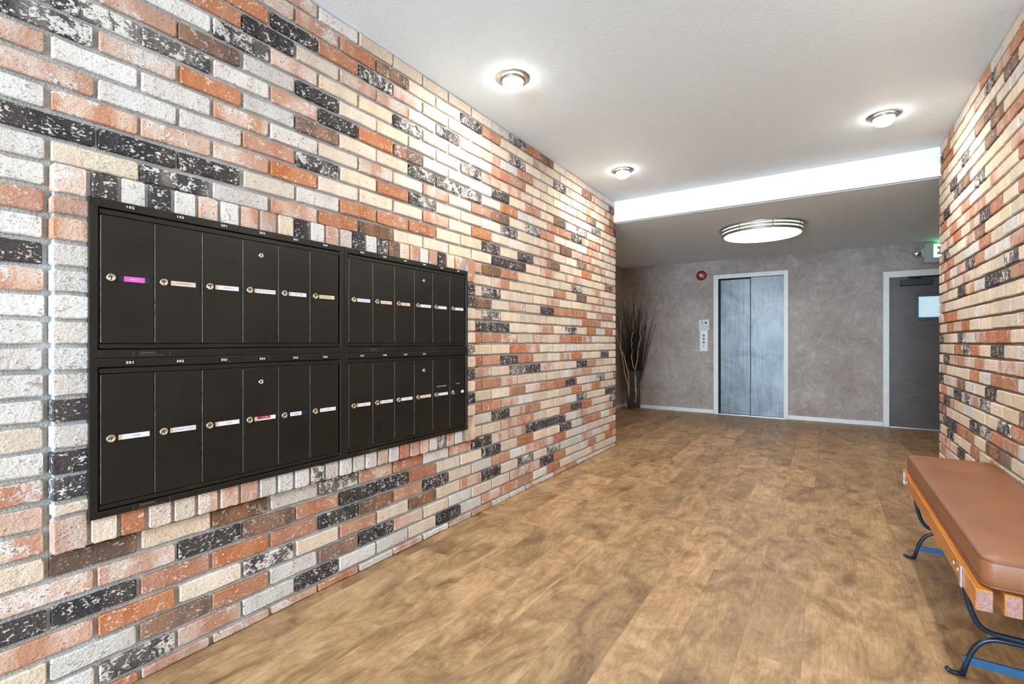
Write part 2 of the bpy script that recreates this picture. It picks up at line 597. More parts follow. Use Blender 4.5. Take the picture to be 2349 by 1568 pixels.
def px_area(ps):
    q = [project(*p) for p in ps]
    if any(a is None for a in q): return 0
    us = [min(max(a[0], 0), 2349) for a in q]; vs_ = [min(max(a[1], 0), 1568) for a in q]
    ar = 0
    for i in range(4):
        k = (i + 1) % 4
        ar += us[i] * vs_[k] - us[k] * vs_[i]
    return abs(ar) / 2


def pick(rr, side='left'):
    return rr.choices(BKEYS, weights=(38, 14, 15, 14, 9, 7, 5) if side == 'left' else (58, 8, 14, 8, 2, 4, 6))[0]


# brick kinds read course by course: course number -> (index of the first brick, kinds)
LEFT_ROWS = {
    33: (3, 'PWCCCCCWMODCCCWCW'),
    32: (2, 'PPODCCMOCCPCCCDPWD'),
    31: (2, 'OKOMPCCCCMCCMPPPCP'),
    30: (1, 'OKCPPCMCPWOCCCCPCCD'),
    29: (1, 'WMPCCMCCCOOCCCCPDCO'),
    28: (0, 'PDWKCCCCMPPPCCCPWMCC'),
    27: (0, 'MMWPKODCCCKCOCDCMCPC'),
    26: (-1, 'MPOWDCCMMMCOWCPOMPPCP'),
    25: (-1, 'PWWPWCPCPCODCMOCCCPPP'),
    24: (-1, 'PWWOMCOMCCCMCCPDPOCCC'),
    23: (-1, 'WPPPOCCCPCOCCCPCCDPPC'),
    22: (-1, 'KKKCWOOOCCMCKPDCCOCPC'),
    21: (-1, 'WCMWPODCCCCKKCPCPPCCD'),
    20: (-1, 'W........PDOCCCCMCPCC'),
    19: (-1, 'O.........CPCCCOCDCPC'),
    18: (-1, 'W........CMCCCPCCCPCC'),
    17: (-1, 'K.........DCPCKOOOCPO'),
    16: (-1, 'P........CMCCCCCCOOCC'),
    15: (-1, 'W.........KKCCPCMCOWO'),
    14: (-1, 'W........OOPCPCOOPWCC'),
    13: (-1, 'W.........CCOPCCWCCCC'),
    12: (-1, 'W........OOKOCCPOCCKC'),
    11: (-1, 'W.........PCMKPCCKOCC'),
    10: (-1, 'C........OOPCCCWPOCCC'),
    9: (-1, 'W.........CCOPOOKCWMC'),
    8: (-1, 'P........OOPWCCCOCOCC'),
    7: (-1, 'P.........WKPOCCWMCCK'),
    6: (-1, 'P........CCPOCCOKOCCM'),
    5: (-1, 'CDCDWMPOWPKPPKKKWPCCP'),
    4: (-1, 'PPKDOKKOCCKCOCCKWOOWP'),
    3: (-1, 'KKOOOKDOKCWOWPPOWWPCC'),
    2: (-1, 'POCMCOCDCPKCMCMWWPWCO'),
    1: (0, 'WDOWDKPCWCCPPKOCWPCO'),
    0: (0, 'MPWKWWCKWPPOWOCWCPCW'),
    -1: (1, 'PPPOWPWPOWWPWPOWCWP'),
}
RIGHT_ROWS = {k: (20 - len(t), t[::-1]) for k, t in {
    32: 'KOCCCPMP',
    31: 'OOCCCCCD',
    30: 'PCCCCDDC',
    29: 'CCCMCCDC',
    28: 'CCKCCCDO',
    27: 'CCMDCCC',
    26: 'OKCCCMC',
    25: 'OCCOWCPC',
    24: 'CCOCPPCCC',
    23: 'CPOCPKOCO',
    22: 'PMCCPDC',
    21: 'POCWWOCWC',
    20: 'COWPMOWWP',
    19: 'CPCPCCCMC',
    18: 'PCCKPWKM',
    17: 'PCCCCCCC',
    16: 'POOCCWCC',
    15: 'COPOCCCC',
    14: 'MPCMWPOO',
    13: 'CCOMOCKC',
    12: 'CKPOCOCPP',
    11: 'PCCCOWOO',
    10: 'KCPDWCKC',
    9: 'OCKMPMCC',
    8: 'OKPCWCCMO',
    7: 'DCCCKMOP',
    6: 'MKKOOCD',
    5: 'CKCCOCP',
    4: 'PPCKCOC',
    3: 'OCCOCC',
}.items()}


def lay_wall(side, wall, bricks):
    """bricks: dicts with y0,y1,z0,z1,face (x of front face),depth,kind"""
    sg = 1 if side == 'left' else -1
    for b in bricks:
        f = b['face']
        b['px'] = px_area([(f, b['y0'], b['z0']), (f, b['y1'], b['z0']), (f, b['y1'], b['z1']), (f, b['y0'], b['z1'])]) * b.get('vis', 1)
    bricks.sort(key=lambda b: -b['px'])
    rest = MB()
    for n, b in enumerate(bricks):
        L, H = b['y1'] - b['y0'], b['z1'] - b['z0']
        yc, zc = (b['y0'] + b['y1']) / 2, (b['z0'] + b['z1']) / 2
        x = b['face'] + sg * R.uniform(-.0016, .0016)
        var = R.randrange(7)
        if n < 300 and b['px'] > 60:
            key = (round(L, 3), round(H, 3), round(b['depth'], 3), var, side)
            if key not in BMESH:
                v, fs = brick_geo(L, H, b['depth'], var + 17)
                m_ = MB(); m_.add([(sg * q[1], q[0], q[2]) for q in v], fs)
                BMESH[key] = m_.mesh('brick', BM['C'])
            o = bpy.data.objects.new('brick', BMESH[key])
            link(o, (x, yc, zc), wall)
            o.material_slots[0].link = 'OBJECT'
            o.material_slots[0].material = BM[b['kind']]
        else:
            v, fs = brick_geo(L, H, b['depth'], var + 17)
            rest.add([(x + sg * q[1], yc + q[0], zc + q[2]) for q in v], fs, BKEYS.index(b['kind']))
    o = rest.build('distant_bricks', [BM[k] for k in BKEYS], wall)
    o['kind'] = 'stuff'
    o['label'] = 'smaller and farther bricks of the same wall'


def courses(side, face, joint_v, joint_h, depth, phases, rows, hole=None):
    out = []
    rr = random.Random(5 if side == 'left' else 6)
    for k in range(-1, 35):
        z0 = Z0 + CH * k + joint_h / 2
        z1 = Z0 + CH * (k + 1) - joint_h / 2
        z0 = max(z0, 0.002); z1 = min(z1, ZC - 0.003)
        if z1 - z0 < 0.012: continue
        ph = phases[k % 2]
        n0 = math.floor((YR - ph) / PITCH)
        n = n0
        while True:
            a, b = ph + n * PITCH, ph + (n + 1) * PITCH
            idx = n; n += 1
            if a >= YE - 0.02: break
            a, b = max(a, YR), min(b, YE + joint_v / 2)
            segs = [(a, b)]
            if hole and hole[4] <= k <= hole[5]:
                segs = []
                if a < hole[0]: segs.append((a, min(b, hole[0])))
                if b > hole[1]: segs.append((max(a, hole[1]), b))
            for (p, q) in segs:
                p += joint_v / 2; q -= joint_v / 2
                q += rr.uniform(-.003, .003); p += rr.uniform(-.003, .003)
                if b > YE - .01: q = YE + rr.uniform(-.004, .002)
                if q - p < 0.03: continue
                row = rows.get(k)
                ch = None
                if row and 0 <= idx - row[0] < len(row[1]): ch = row[1][idx - row[0]]
                kd = ch if ch and ch in BKEYS else pick(rr, side)
                out.append(dict(y0=p, y1=q, z0=z0 + rr.uniform(-.0015, .0015), z1=z1 + rr.uniform(-.0015, .0015), face=face, depth=depth if q < YE - .05 else 0.085, kind=kd, k=k, n=idx))
    return out


# left wall
mb = MB()
mb.box(XL - .20, XL - .0135, YR, YE - .012, 0, ZC)
wall_left = struct(mb.build('wall_left', MORTAR, origin=(XL, 0, 0)))
FY0, FY1, FZ0, FZ1 = 0.432, 2.453, Z0 + CH * 6, Z0 + CH * 21      # projecting brick surround of the mailboxes
FX = XL + 0.032
bl = courses('left', XL, 0.0120, 0.0150, 0.017, {1: 0.432, 0: 0.432 + PITCH / 2}, LEFT_ROWS, (FY0 - 0.004, FY1 + 0.006, 0, 0, 6, 20))
mb = MB()
mb.box(XL - .0135, FX - .012, FY0 + .009, FY1 - .009, FZ0 + .004, FZ1 - .004)
mb.build('surround_mortar', MORTAR, wall_left)


def fb(y0, y1, z0, z1, kind):
    bl.append(dict(y0=y0, y1=y1, z0=z0, z1=z1, face=FX, depth=0.042, kind=kind))


for i, k in enumerate(range(18, 7, -1)):
    fb(FY0 + .002, FY0 + .098, Z0 + CH * k + .006, Z0 + CH * (k + 1) - .006, 'PWWWWWWKWKM'[i])
fb(FY0 + .004, FY0 + .080, 1.574, FZ1 - .004, 'P')
fb(FY0 + .002, FY0 + .098, Z0 + CH * 19 + .006, 1.562, 'P')
fb(FY0 + .004, FY0 + .082, FZ0 + .002, Z0 + CH * 8 - .050, 'P')
fb(FY0 + .004, FY0 + .098, Z0 + CH * 8 - .040, Z0 + CH * 8 - .006, 'C')
for i, k in enumerate(range(18, 7, -1)):
    fb(FY1 - .100, FY1 - .002, Z0 + CH * k + .006, Z0 + CH * (k + 1) - .006, 'KKCCCMCKCKC'[i])
fb(FY1 - .090, FY1 - .003, Z0 + CH * 19 + .008, FZ1 - .004, 'P')
fb(FY1 - .085, FY1 - .003, FZ0 + .002, Z0 + CH * 8 - .008, 'P')
SP = 0.0752
tops = 'KWMWPWPPCKWPWKWMDCPWPKCPC'
bots = 'COPCPPPWWWMWWWWPWOPPWMPWWP'
for i in range(24):
    y = 0.5235 + SP * i
    if y + .064 > FY1 - .10: break
    fb(y, y + .064, 1.556, FZ1 - .003, tops[i % len(tops)])
    fb(y, y + .064, FZ0 + .004, 0.600, bots[i % len(bots)])
lay_wall('left', wall_left, bl)

# right wall
mb = MB()
mb.box(XR + .0145, XR + .20, YR, YE - .012, 0, ZC)
wall_right = struct(mb.build('wall_right', MORTAR_D, origin=(XR, 0, 0)))
br = courses('right', XR, 0.006, 0.0135, 0.018, {1: 0.46, 0: 0.46 + PITCH / 2}, RIGHT_ROWS)
lay_wall('right', wall_right, br)

# ------------------------------------------------------------------ ceilings, beam, lobby shell
mb = MB(); mb.box(XL - .2, XR + .2, YR, YE + .1, ZC, ZC + .12)
struct(mb.build('ceiling', CEIL))
mb = MB(); mb.box(XL - .005, XR + .008, YE - .045, YE + .12, ZL + .004, ZC)
struct(mb.build('trim_1', WHITE_PAINT), 'white beam across the ceiling where the brick walls end')
mb = MB(); mb.box(XLL - .15, XRR + .15, YE - .005, YB + .15, ZL, ZL + .3)
struct(mb.build('ceiling_lobby', CEIL2))
mb = MB(); mb.box(XLL - .15, XLL, YE - .1, YB + .15, 0, ZL)
struct(mb.build('wall_lobby_left', PLASTER))
mb = MB(); mb.box(XRR, XRR + .15, YE - .1, YB + .15, 0, ZL)
struct(mb.build('wall_lobby_right', PLASTER))
mb = MB(); mb.box(XLL - .15, XL - .2, YE - .1, YE - .012, 0, ZL)
struct(mb.build('wall_front_left', PLASTER))
mb = MB(); mb.box(XR + .2, XRR + .15, YE - .1, YE - .012, 0, ZL)
struct(mb.build('wall_front_right', PLASTER))

EX0, EX1, EZ = -1.413, -0.512, 2.129        # elevator opening
DX0, DX1, DZ = 0.705, 1.62, 2.005           # exit door opening
mb = MB()
for x0, x1, z0, z1 in [(XLL - .15, EX0, 0, ZL), (EX0, EX1, EZ, ZL), (EX1, DX0, 0, ZL), (DX0, DX1, DZ, ZL), (DX1, XRR + .15, 0, ZL)]:
    mb.box(x0, x1, YB, YB + .15, z0, z1)
struct(mb.build('wall_back', PLASTER, origin=(0, YB, 0)))


def baseboard(name, x0, x1, y0, y1):
    b = MB(); b.bbox(x0, x1, y0, y1, 0.001, 0.062, 0.004)
    return struct(b.build(name, TRIM_PAINT))


baseboard('baseboard_back', XLL + .002, EX0 - .072, YB - .014, YB)
baseboard('baseboard_back_middle', EX1 + .058, DX0 - .056, YB - .014, YB)
baseboard('baseboard_back_right', DX1 + .058, XRR - .002, YB - .014, YB)
baseboard('baseboard_lobby_left', XLL, XLL + .014, YE + .1, YB - .016)

# elevator door
mb = MB()
mb.bbox(EX0 - .07, EX0 + .0, YB - .022, YB + .06, 0, EZ + .065, .003)
mb.bbox(EX1, EX1 + .057, YB - .022, YB + .06, 0, EZ + .065, .003)
mb.bbox(EX0, EX1, YB - .022, YB + .06, EZ, EZ + .065, .003)
d1 = struct(mb.build('door_1', TRIM_PAINT, origin=((EX0 + EX1) / 2, YB, 0)), 'elevator doorway with white frame and two steel panels')
mb = MB(); mb.bbox(EX0 + .018, -0.956, YB + .082, YB + .115, 0.012, EZ - .012, .003); mb.build('door_panel', STEEL, d1)
mb = MB(); mb.bbox(-0.960, EX1 + .02, YB + .046, YB + .079, 0.012, EZ + .03, .003); mb.build('door_panel', STEEL, d1)
mb = MB(); mb.box(-0.966, -0.956, YB + .044, YB + .083, 0.012, EZ); mb.build('seam_shade_strip', DARKGAP, d1)  # dark strip standing in for the shaded gap between the panels
mb = MB(); mb.box(EX0, EX1, YB - .018, YB + .14, 0.0005, 0.011); mb.build('threshold', ALU, d1)
mb = MB(); mb.box(EX0 - .0, EX1, YB + .118, YB + .14, 0.0, EZ); mb.build('shaft_backing', DARKGAP, d1)

# exit door
mb = MB()
mb.bbox(DX0 - .054, DX0 + .012, YB - .02, YB + .10, 0, DZ + .07, .004)
mb.bbox(DX1 - .012, DX1 + .054, YB - .02, YB + .10, 0, DZ + .07, .004)
mb.bbox(DX0 + .012, DX1 - .012, YB - .02, YB + .10, DZ - .012, DZ + .07, .004)
d2 = struct(mb.build('door_2', TRIM_PAINT, origin=((DX0 + DX1) / 2, YB, 0)), 'dark wooden exit door with white frame and small window')
WX0, WX1, WZ0, WZ1 = 1.012, 1.262, 1.452, 1.735
lx0, lx1, lz0, lz1, ly0, ly1 = DX0 + .014, DX1 - .014, 0.012, DZ - .014, YB + .022, YB + .066
mb = MB()
mb.box(lx0, WX0, ly0, ly1, lz0, lz1); mb.box(WX1, lx1, ly0, ly1, lz0, lz1)
mb.box(WX0, WX1, ly0, ly1, lz0, WZ0); mb.box(WX0, WX1, ly0, ly1, WZ1, lz1)
leaf = mb.build('door_leaf', DOOR_WOOD, d2)
mb = MB()
fw = .036
mb.bbox(WX0 - fw + .012, WX0 + .008, ly0 - .012, ly1 + .012, WZ0 - fw, WZ1 + fw, .003)
mb.bbox(WX1 - .008, WX1 + fw - .012, ly0 - .012, ly1 + .012, WZ0 - fw, WZ1 + fw, .003)
mb.bbox(WX0 + .008, WX1 - .008, ly0 - .012, ly1 + .012, WZ0 - fw, WZ0 + .006, .003)
mb.bbox(WX0 + .008, WX1 - .008, ly0 - .012, ly1 + .012, WZ1 - .006, WZ1 + fw, .003)
mb.build('window_frame', WIN_FRAME, leaf)
WIRED = glass_mat('wired_glass', (0.62, 0.70, 0.66), 0.15, 0.80)
WIRE = plain('glass_wire', (0.32, 0.40, 0.35), 0.5, 0.5)
mb = MB(); mb.box(WX0 + .004, WX1 - .004, ly0 + .018, ly0 + .024, WZ0 + .002, WZ1 - .002); mb.build('pane', WIRED, leaf)
mb = MB()
st = 0.019
w_, h_ = WX1 - WX0 - .016, WZ1 - WZ0 - .012
for sgn in (1, -1):
    k = -h_
    while k < w_:
        t0 = max(0.0, -k) if True else 0
        a0 = max(k, 0.0); b0 = a0 - k
        a1 = min(w_, k + h_); b1 = a1 - k
        if a1 > a0 + .004:
            p0 = (WX0 + .008 + (a0 if sgn > 0 else w_ - a0), ly0 + .0165, WZ0 + .006 + b0)
            p1 = (WX0 + .008 + (a1 if sgn > 0 else w_ - a1), ly0 + .0165, WZ0 + .006 + b1)
            mb.tube([p0, p1], 0.0007, 3, caps=False)
        k += st
mb.build('wire_mesh', WIRE, leaf)
mb = MB(); mb.bbox(0.832, 1.148, ly0 - .062, ly0 - .001, 1.876, 1.950, .006)
cl = mb.build('door_closer', CLOSER, d2)
mb = MB()
mb.box(1.02, 1.045, ly0 - .05, ly0 - .025, 1.950, 1.962)
mb.tube([(1.03, ly0 - .04, 1.968), (0.90, ly0 - .13, 1.972)], .008, 6)
mb.tube([(0.90, ly0 - .13, 1.978), (1.10, ly0 - .05, 1.982), (1.35, ly0 - .045, 1.985)], .008, 6)
mb.build('closer_arm', CLOSER, cl)
mb = MB()
for z in (1.945, 1.958): mb.lathe((0.775, ly0 - .0005, z), [(.004, 0), (.004, -.004), (.002, -.006)], 10, 'y')
mb.build('screw', BOLT, leaf)
mb = MB(); mb.box(lx0, lx1, YB - .016, YB + .11, 0.0005, 0.011); mb.build('threshold', ALU, d2)
# what stands outside the exit window
SIDING = plain('pale_siding', (0.78, 0.74, 0.74), 0.7, var=0.03)
HEDGE = plain('hedge_green', (0.10, 0.19, 0.09), 0.8, var=0.5, scale=14, bump=0.6, dist=0.05)
mb = MB(); mb.box(-1.5, 5.0, 11.0, 11.2, -.02, 2.45)
ew = struct(mb.build('wall_exterior', SIDING), 'pale neighbouring wall of lapped boards seen through the exit window')
for i in range(16):
    b = MB(); z = -.02 + i * .155
    b.add([(-1.5, 10.985, z), (1.62, 10.985, z), (1.62, 10.998, z + .15), (-1.5, 10.998, z + .15), (-1.5, 11, z), (1.62, 11, z)], [(0, 1, 2, 3), (0, 1, 5, 4)])
    b.build('siding_board', SIDING, ew)
mb = MB(); mb.box(-3.2, 6, YB + .15, 14, -.14, -.02)
struct(mb.build('ground_back', plain('concrete_pale', (0.45, 0.45, 0.43), 0.9, var=0.1, scale=6)))
# entrance frame behind the viewpoint
mb = MB()
mb.box(XL - .01, XL + .05, YR - .06, YR - .001, 0, ZC); mb.box(XR - .05, XR + .01, YR - .06, YR - .001, 0, ZC)
mb.box(XL + .05, XR - .05, YR - .06, YR - .001, ZC - .06, ZC)
struct(mb.build('door_3', ALU), 'open aluminium entrance frame behind the viewer')

# ------------------------------------------------------------------ mailboxes
FXB = FX + 0.014               # front face of the mailbox frames
UN = [  # y0, y1, door edges
    (0.513, 1.4365, [0.541, 0.684, 0.829, 0.973, 1.116, 1.259, 1.408]),
    (1.4375, 2.355, [1.463, 1.605, 1.748, 1.891, 2.037, 2.186, 2.331]),
]
ROWS = [  # z0, z1, door z0, z1, lock z, master lock z
    (1.0805, 1.576, 1.127, 1.527, 1.333, 1.474),
    (0.586, 1.0795, 0.627, 1.031, 0.829, 0.974),
]
NUMS = [[['102', '103', '201', '202', '203', '204'], ['205', '206', '207', '208', '209', '210']],
        [['301', '302', '303', '304', '305', '306'], ['307', '308', '309', '310', None, None]]]
# card: (kind, text, start, end) start/end as fraction of the slot
CARDS = [[[('PINK', 'PARTY', .17, .82), ('C', 'GAVALIERO', .03, .92), ('W', 'SANCHEZ', 0, .97), ('W', 'REY/DOKUWOOH', 0, 1), ('W', 'HATTON', 0, .94), ('C', 'D.KARAHAN', 0, .92)],
          [('W', 'Robert Stone', 0, .93), ('C', 'Peterson', .06, .92), ('C', 'Lumber', 0, .76), ('W', 'D. Stone Ng', 0, 1), ('W', 'T. Brown', 0, .86), ('W', 'V. Quan', 0, .94)]],
         [[('W', 'STINE', 0, .97), ('W', 'TURNER-OCAMPO', 0, .93), ('W', 'KEN', 0, 1), ('RED', 'CLARA', 0, 1), ('S', 'LUNA', .08, .68), ('W', 'Main', .06, 1)],
          [('W', 'hill-lee', 0, .95), ('W', 'Ann Mercer', 0, 1), ('W', 'Lane', 0, .97), ('C', 'Roy', 0, 1), ('W', '', 0, 1), ('N', '', .7, 1)]]]
UL = [['black steel mailbox bank numbered from 102, with a magenta tape name strip', 'black steel mailbox bank beside bare bricks, above the one numbered from 307'],
      ['black steel mailbox bank numbered 301 to 306, with a red tape name strip', 'black steel mailbox bank with two unnumbered end doors, numbered from 307']]
XB = XL - .01
for ri, (z0, z1, dz0, dz1, lz, mz) in enumerate(ROWS):
    for ci, (y0, y1, ed) in enumerate(UN):
        ra, rb, rt, rbm = ed[0] - .006, ed[-1] + .006, dz1 + .022, dz0 - .020   # recess
        f = MB()
        xb, xf = FX - .008, FXB
        f.bbox(xb, xf, y0, ra, z0, z1, .0022); f.bbox(xb, xf, rb, y1, z0, z1, .0022)
        f.bbox(xb, xf, ra - .002, rb + .002, rt, z1, .0022); f.bbox(xb, xf, ra - .002, rb + .002, z0, rbm, .0022)
        f.box(xb, FX - .002, ra, rb, rbm, rt, 1)                     # dark back of the recess
        u = f.build('mailbox_bank', [ENAMEL, DARKGAP], origin=(XL, (y0 + y1) / 2, z0))
        tag(u, UL[ri][ci], 'mailbox', 'four mailbox banks set in the brick wall')
        # master door rails
        for (a, b) in ((dz1 + .002, rt - .004), (rbm + .004, dz0 - .002)):
            m_ = MB(); m_.bbox(FX - .002, FXB - .003, ra + .003, rb - .003, a, b, .0012); m_.build('door_rail', ENAMEL, u)
        for i in range(6):
            a, b = ed[i], ed[i + 1]
            m_ = MB(); m_.bbox(FX - .002, FXB - .0025, a + .0022, b - .0026, dz0, dz1, .0012)
            d = m_.build('mailbox_door', ENAMEL, u)
            # bright worn edge beside each door
            e = MB(); e.box(FX - .001, FXB - .0035, a + .0002, a + .0016, dz0 + .002, dz1 - .002); e.build('worn_edge', EDGE, u)
            xf2 = FXB - .0025
            # lock
            c = (xf2, a + .0255, lz + .0 * i)
            L_ = MB()
            L_.lathe(c, [(.0128, 0), (.0128, .004), (.0112, .0068), (.0088, .0072), (.0082, .0060), (.0, .0060)], 20, 'x')
            L_.box(c[0] + .0058, c[0] + .0064, c[1] - .0011, c[1] + .0011, c[2] - .0062, c[2] + .0012, 1)
            L_.lathe((c[0] + .0061, c[1], c[2] + .0015), [(.0024, 0), (.0, .0002)], 10, 'x', 1)
            L_.build('lock', [NICKEL, KEYHOLE], d)
            # name slot
            s0, s1 = a + .0445, a + .131
            sz0, sz1 = lz - .0085, lz + .0085
            S_ = MB()
            t = .0016
            S_.box(xf2 - .0005, xf2 + .0012, s0 - t, s1 + t, sz0 - t, sz0); S_.box(xf2 - .0005, xf2 + .0012, s0 - t, s1 + t, sz1, sz1 + t)
            S_.box(xf2 - .0005, xf2 + .0012, s0 - t, s0, sz0, sz1); S_.box(xf2 - .0005, xf2 + .0012, s1, s1 + t, sz0, sz1)
            S_.box(xf2 - .0005, xf2 + .0003, s0, s1, sz0, sz1, 1)
            S_.build('name_slot', [ENAMEL, CARD_BLUE], d)
            kd, tx, p, q = CARDS[ri][ci][i]
            ca, cb = s0 + (s1 - s0) * p, s0 + (s1 - s0) * q
            K = MB(); xk = xf2 + .0006
            mats = [CARD_W, CARD_C, INK, CARD_PINK, CARD_RED, INK_L]
            if kd == 'PINK':
                K.box(xf2 + .0003, xk, ca, cb, sz0 - .001, sz1 + .001, 3); ink = 5
            elif kd == 'RED':
                K.box(xf2 + .0003, xk, ca, cb, sz0 + .0005, sz1 - .0005, 0); K.box(xf2 + .0003, xk + .0001, ca, ca + .013, sz0 + .0005, sz1 - .0005, 1)
                K.box(xf2 + .0003, xk + .0003, ca + .012, ca + .064, sz0 + .006, sz1 + .001, 4); xk += .0003; ink = 5
            elif kd == 'C':
                K.box(xf2 + .0003, xk, ca, cb, sz0 + .0005, sz1 - .0005, 1); ink = 2
            else:
                K.box(xf2 + .0003, xk, ca, cb, sz0 + .0005, sz1 - .0005, 0); ink = 2
                if p == 0 and kd == 'W': K.box(xf2 + .0003, xk + .0001, ca, ca + .010, sz0 + .0005, sz1 - .0005, 1)
            if tx:
                wid = (cb - ca) * (.80 if len(tx) > 8 else .42)
                size = min(.0085, wid / (len(tx) * .62))
                add_text(K, tx, size, (xk + .0002, (ca + cb) / 2 + (.006 if kd == 'W' else 0), (sz0 + sz1) / 2 + (.003 if kd == 'RED' else 0)), 'x', ink)
            K.build('name_card', mats, d)
            if i == 3:
                cm = (xf2, (a + b) / 2 - .001, mz)
                G = MB()
                G.lathe(cm, [(.0098, 0), (.0098, .003), (.0078, .0055), (.0052, .0056), (.0046, .003), (.0, .003)], 18, 'x')
                G.box(cm[0] + .0028, cm[0] + .0036, cm[1] - .001, cm[1] + .001, cm[2] - .004, cm[2] + .003, 1)
                G.build('master_lock', [CHROME, KEYHOLE], d)
            nm = NUMS[ri][ci][i]
            if nm:
                ty = a + .0735; tz = (rt + z1) / 2 + (.001 if ri == 0 else -.001)
                T = MB(); xf3 = FXB
                T.bbox(xf3 - .0004, xf3 + .0007, ty - .0175, ty + .0175, tz - .0065, tz + .0065, .0003, 0)
                add_text(T, nm, .0115, (xf3 + .0009, ty + .001, tz), 'x', 1, True, 1.25, 1.12)
                T.build('number_tape', [TAPE_BLACK, TAPE_WHITE], u)
        if ri == 1 and ci == 1:
            T = MB(); add_text(T, 'BUILDING MANAGER', .0085, (FXB - .0021, (ed[4] + ed[5]) / 2, .875), 'x', 0, False, 1.0)
            T.build('door_writing', TAPE_WHITE, u)
            T = MB(); add_text(T, 'U.S. MAIL', .0085, (FXB - .0021, (ed[5] + ed[6]) / 2, .880), 'x', 0, False, 1.0)
            T.build('door_writing', TAPE_WHITE, u)
        # maker's plate
        pz = (z0 + rbm) / 2
        for yy in ((ed[0] + .135, ) if ci == 0 else (ed[0] + .155,)):
            P = MB()
            P.box(FXB - .0003, FXB + .0005, yy - .052, yy - .051, pz - .0095, pz + .0085); P.box(FXB - .0003, FXB + .0005, yy + .051, yy + .052, pz - .0095, pz + .0085)
            add_text(P, 'Jensen', .0115, (FXB + .0005, yy - .012, pz + .0035), 'x', 0, True, 1.5)
            add_text(P, 'LOS ANGELES 60 CALIFORNIA', .0058, (FXB + .0005, yy, pz - .0055), 'x', 0, False, 1.0)
            P.build('maker_plate', PLATE_INK, u)

# ------------------------------------------------------------------ ceiling lamps
DL = [(-1.512, 2.32, 'eyeball downlight in white ceiling above the mailboxes'),
      (-1.508, 4.10, 'eyeball downlight in white ceiling between left brick wall and beam'),
      (0.331, 4.07, 'eyeball downlight in white ceiling near the right brick wall and beam')]
for yy in (2.32, 0.54):                 # unseen downlights added to help light the room, continuing the bench-side row
    DL.append((0.331, yy, 'added unseen eyeball downlight in white ceiling over the brown bench' if yy > 2 else 'added unseen eyeball downlight in white ceiling between the bench and the entrance'))
for x, y, lb in DL:
    r = empty('downlight', (x, y, ZC - .068))
    tag(r, lb, 'ceiling light', 'recessed eyeball downlights')
    m_ = MB()
    m_.lathe((x, y, ZC), [(.100, 0), (.100, -.002), (.096, -.005), (.070, -.011), (.068, -.010), (.066, -.001)], 40)
    m_.build('trim_ring', BR_NICKEL, r)
    m_ = MB()
    m_.lathe((x, y, ZC), [(.0655, -.001), (.0655, -.014), (.063, -.022), (.0605, -.022), (.058, -.004), (.0, -.003)], 36)
    m_.build('eyeball', BR_NICKEL, r)
    m_ = MB()
    m_.lathe((x, y, ZC), [(.0, -.066), (.022, -.0645), (.042, -.059)], 28, close=False)
    m_.lathe((x, y, ZC), [(.042, -.059), (.053, -.047), (.057, -.032), (.055, -.016), (.048, -.005)], 28, mi=1, close=False)
    m_.build('bulb', [BULB, BULB_SIDE], r)

LX, LY = -0.60, 6.05
r = empty('flush_ceiling_lamp', (LX, LY, ZL - .115))
tag(r, 'large round ceiling lamp with nickel bands and white diffuser in the lobby', 'ceiling lamp')
m_ = MB(); m_.lathe((LX, LY, ZL), [(.405, -.001), (.405, -.085), (.36, -.086), (.0, -.087)], 72); m_.build('glass_drum', DRUM, r)
for (ro, zt, zb) in ((.440, -.001, -.021), (.428, -.037, -.054), (.415, -.068, -.091)):
    m_ = MB(); m_.lathe((LX, LY, ZL), [(ro - .03, zt), (ro - .004, zt), (ro, zt - .003), (ro, zb + .003), (ro - .004, zb), (ro - .03, zb)], 72, close=False)
    m_.build('band', BR_NICKEL, r)
for i in range(8):
    a = 2 * PI * i / 8 + .35
    m_ = MB(); ca, sa = math.cos(a), math.sin(a)
    m_.tube([(LX + .425 * ca, LY + .425 * sa, ZL - .010), (LX + .410 * ca, LY + .410 * sa, ZL - .082)], .005, 6)
    m_.build('post', BR_NICKEL, r)
m_ = MB(); m_.lathe((LX, LY, ZL), [(.396, -.084), (.380, -.096), (.30, -.108), (.18, -.1145), (.0, -.117)], 72, close=False)
m_.build('diffuser', DIFF, r)

# ------------------------------------------------------------------ exit sign
sx0, sx1, sz0, sz1, sy = 1.066, 1.53, 2.150, 2.404, YB - .001
r = empty('exit_sign', ((sx0 + sx1) / 2, sy, sz0))
tag(r, 'grey exit sign with green letters and round emergency lamps above the dark door', 'exit sign')
m_ = MB(); m_.bbox(sx0, sx1, sy - .062, sy, sz0, sz1, .012); m_.build('housing', SIGN_GREY, r)
m_ = MB()
lz0_, lz1_, st_ = sz0 + .066, sz1 - .020, .032
def stroke(x0, x1, z0, z1): m_.box(x0, x1, sy - .0645, sy - .061, z0, z1)
ex = sx0 + .092
stroke(ex, ex + st_, lz0_, lz1_)
for zz in (lz0_, (lz0_ + lz1_ - st_) / 2, lz1_ - st_): stroke(ex + st_, ex + .084, zz, zz + st_)
for q0, q1 in ((0, 1), (1, 0)):
    a0 = ex + .098
    m_.add([(a0 + (.050 * q0), sy - .0645, lz0_), (a0 + .050 * q0 + .030, sy - .0645, lz0_), (a0 + .050 * q1 + .030, sy - .0645, lz1_), (a0 + .050 * q1, sy - .0645, lz1_)], [(0, 1, 2, 3)])
stroke(ex + .194, ex + .194 + st_, lz0_, lz1_)
stroke(ex + .268, ex + .268 + st_, lz0_, lz1_ - st_); stroke(ex + .240, ex + .328, lz1_ - st_, lz1_)
m_.build('letters', GREEN, r)
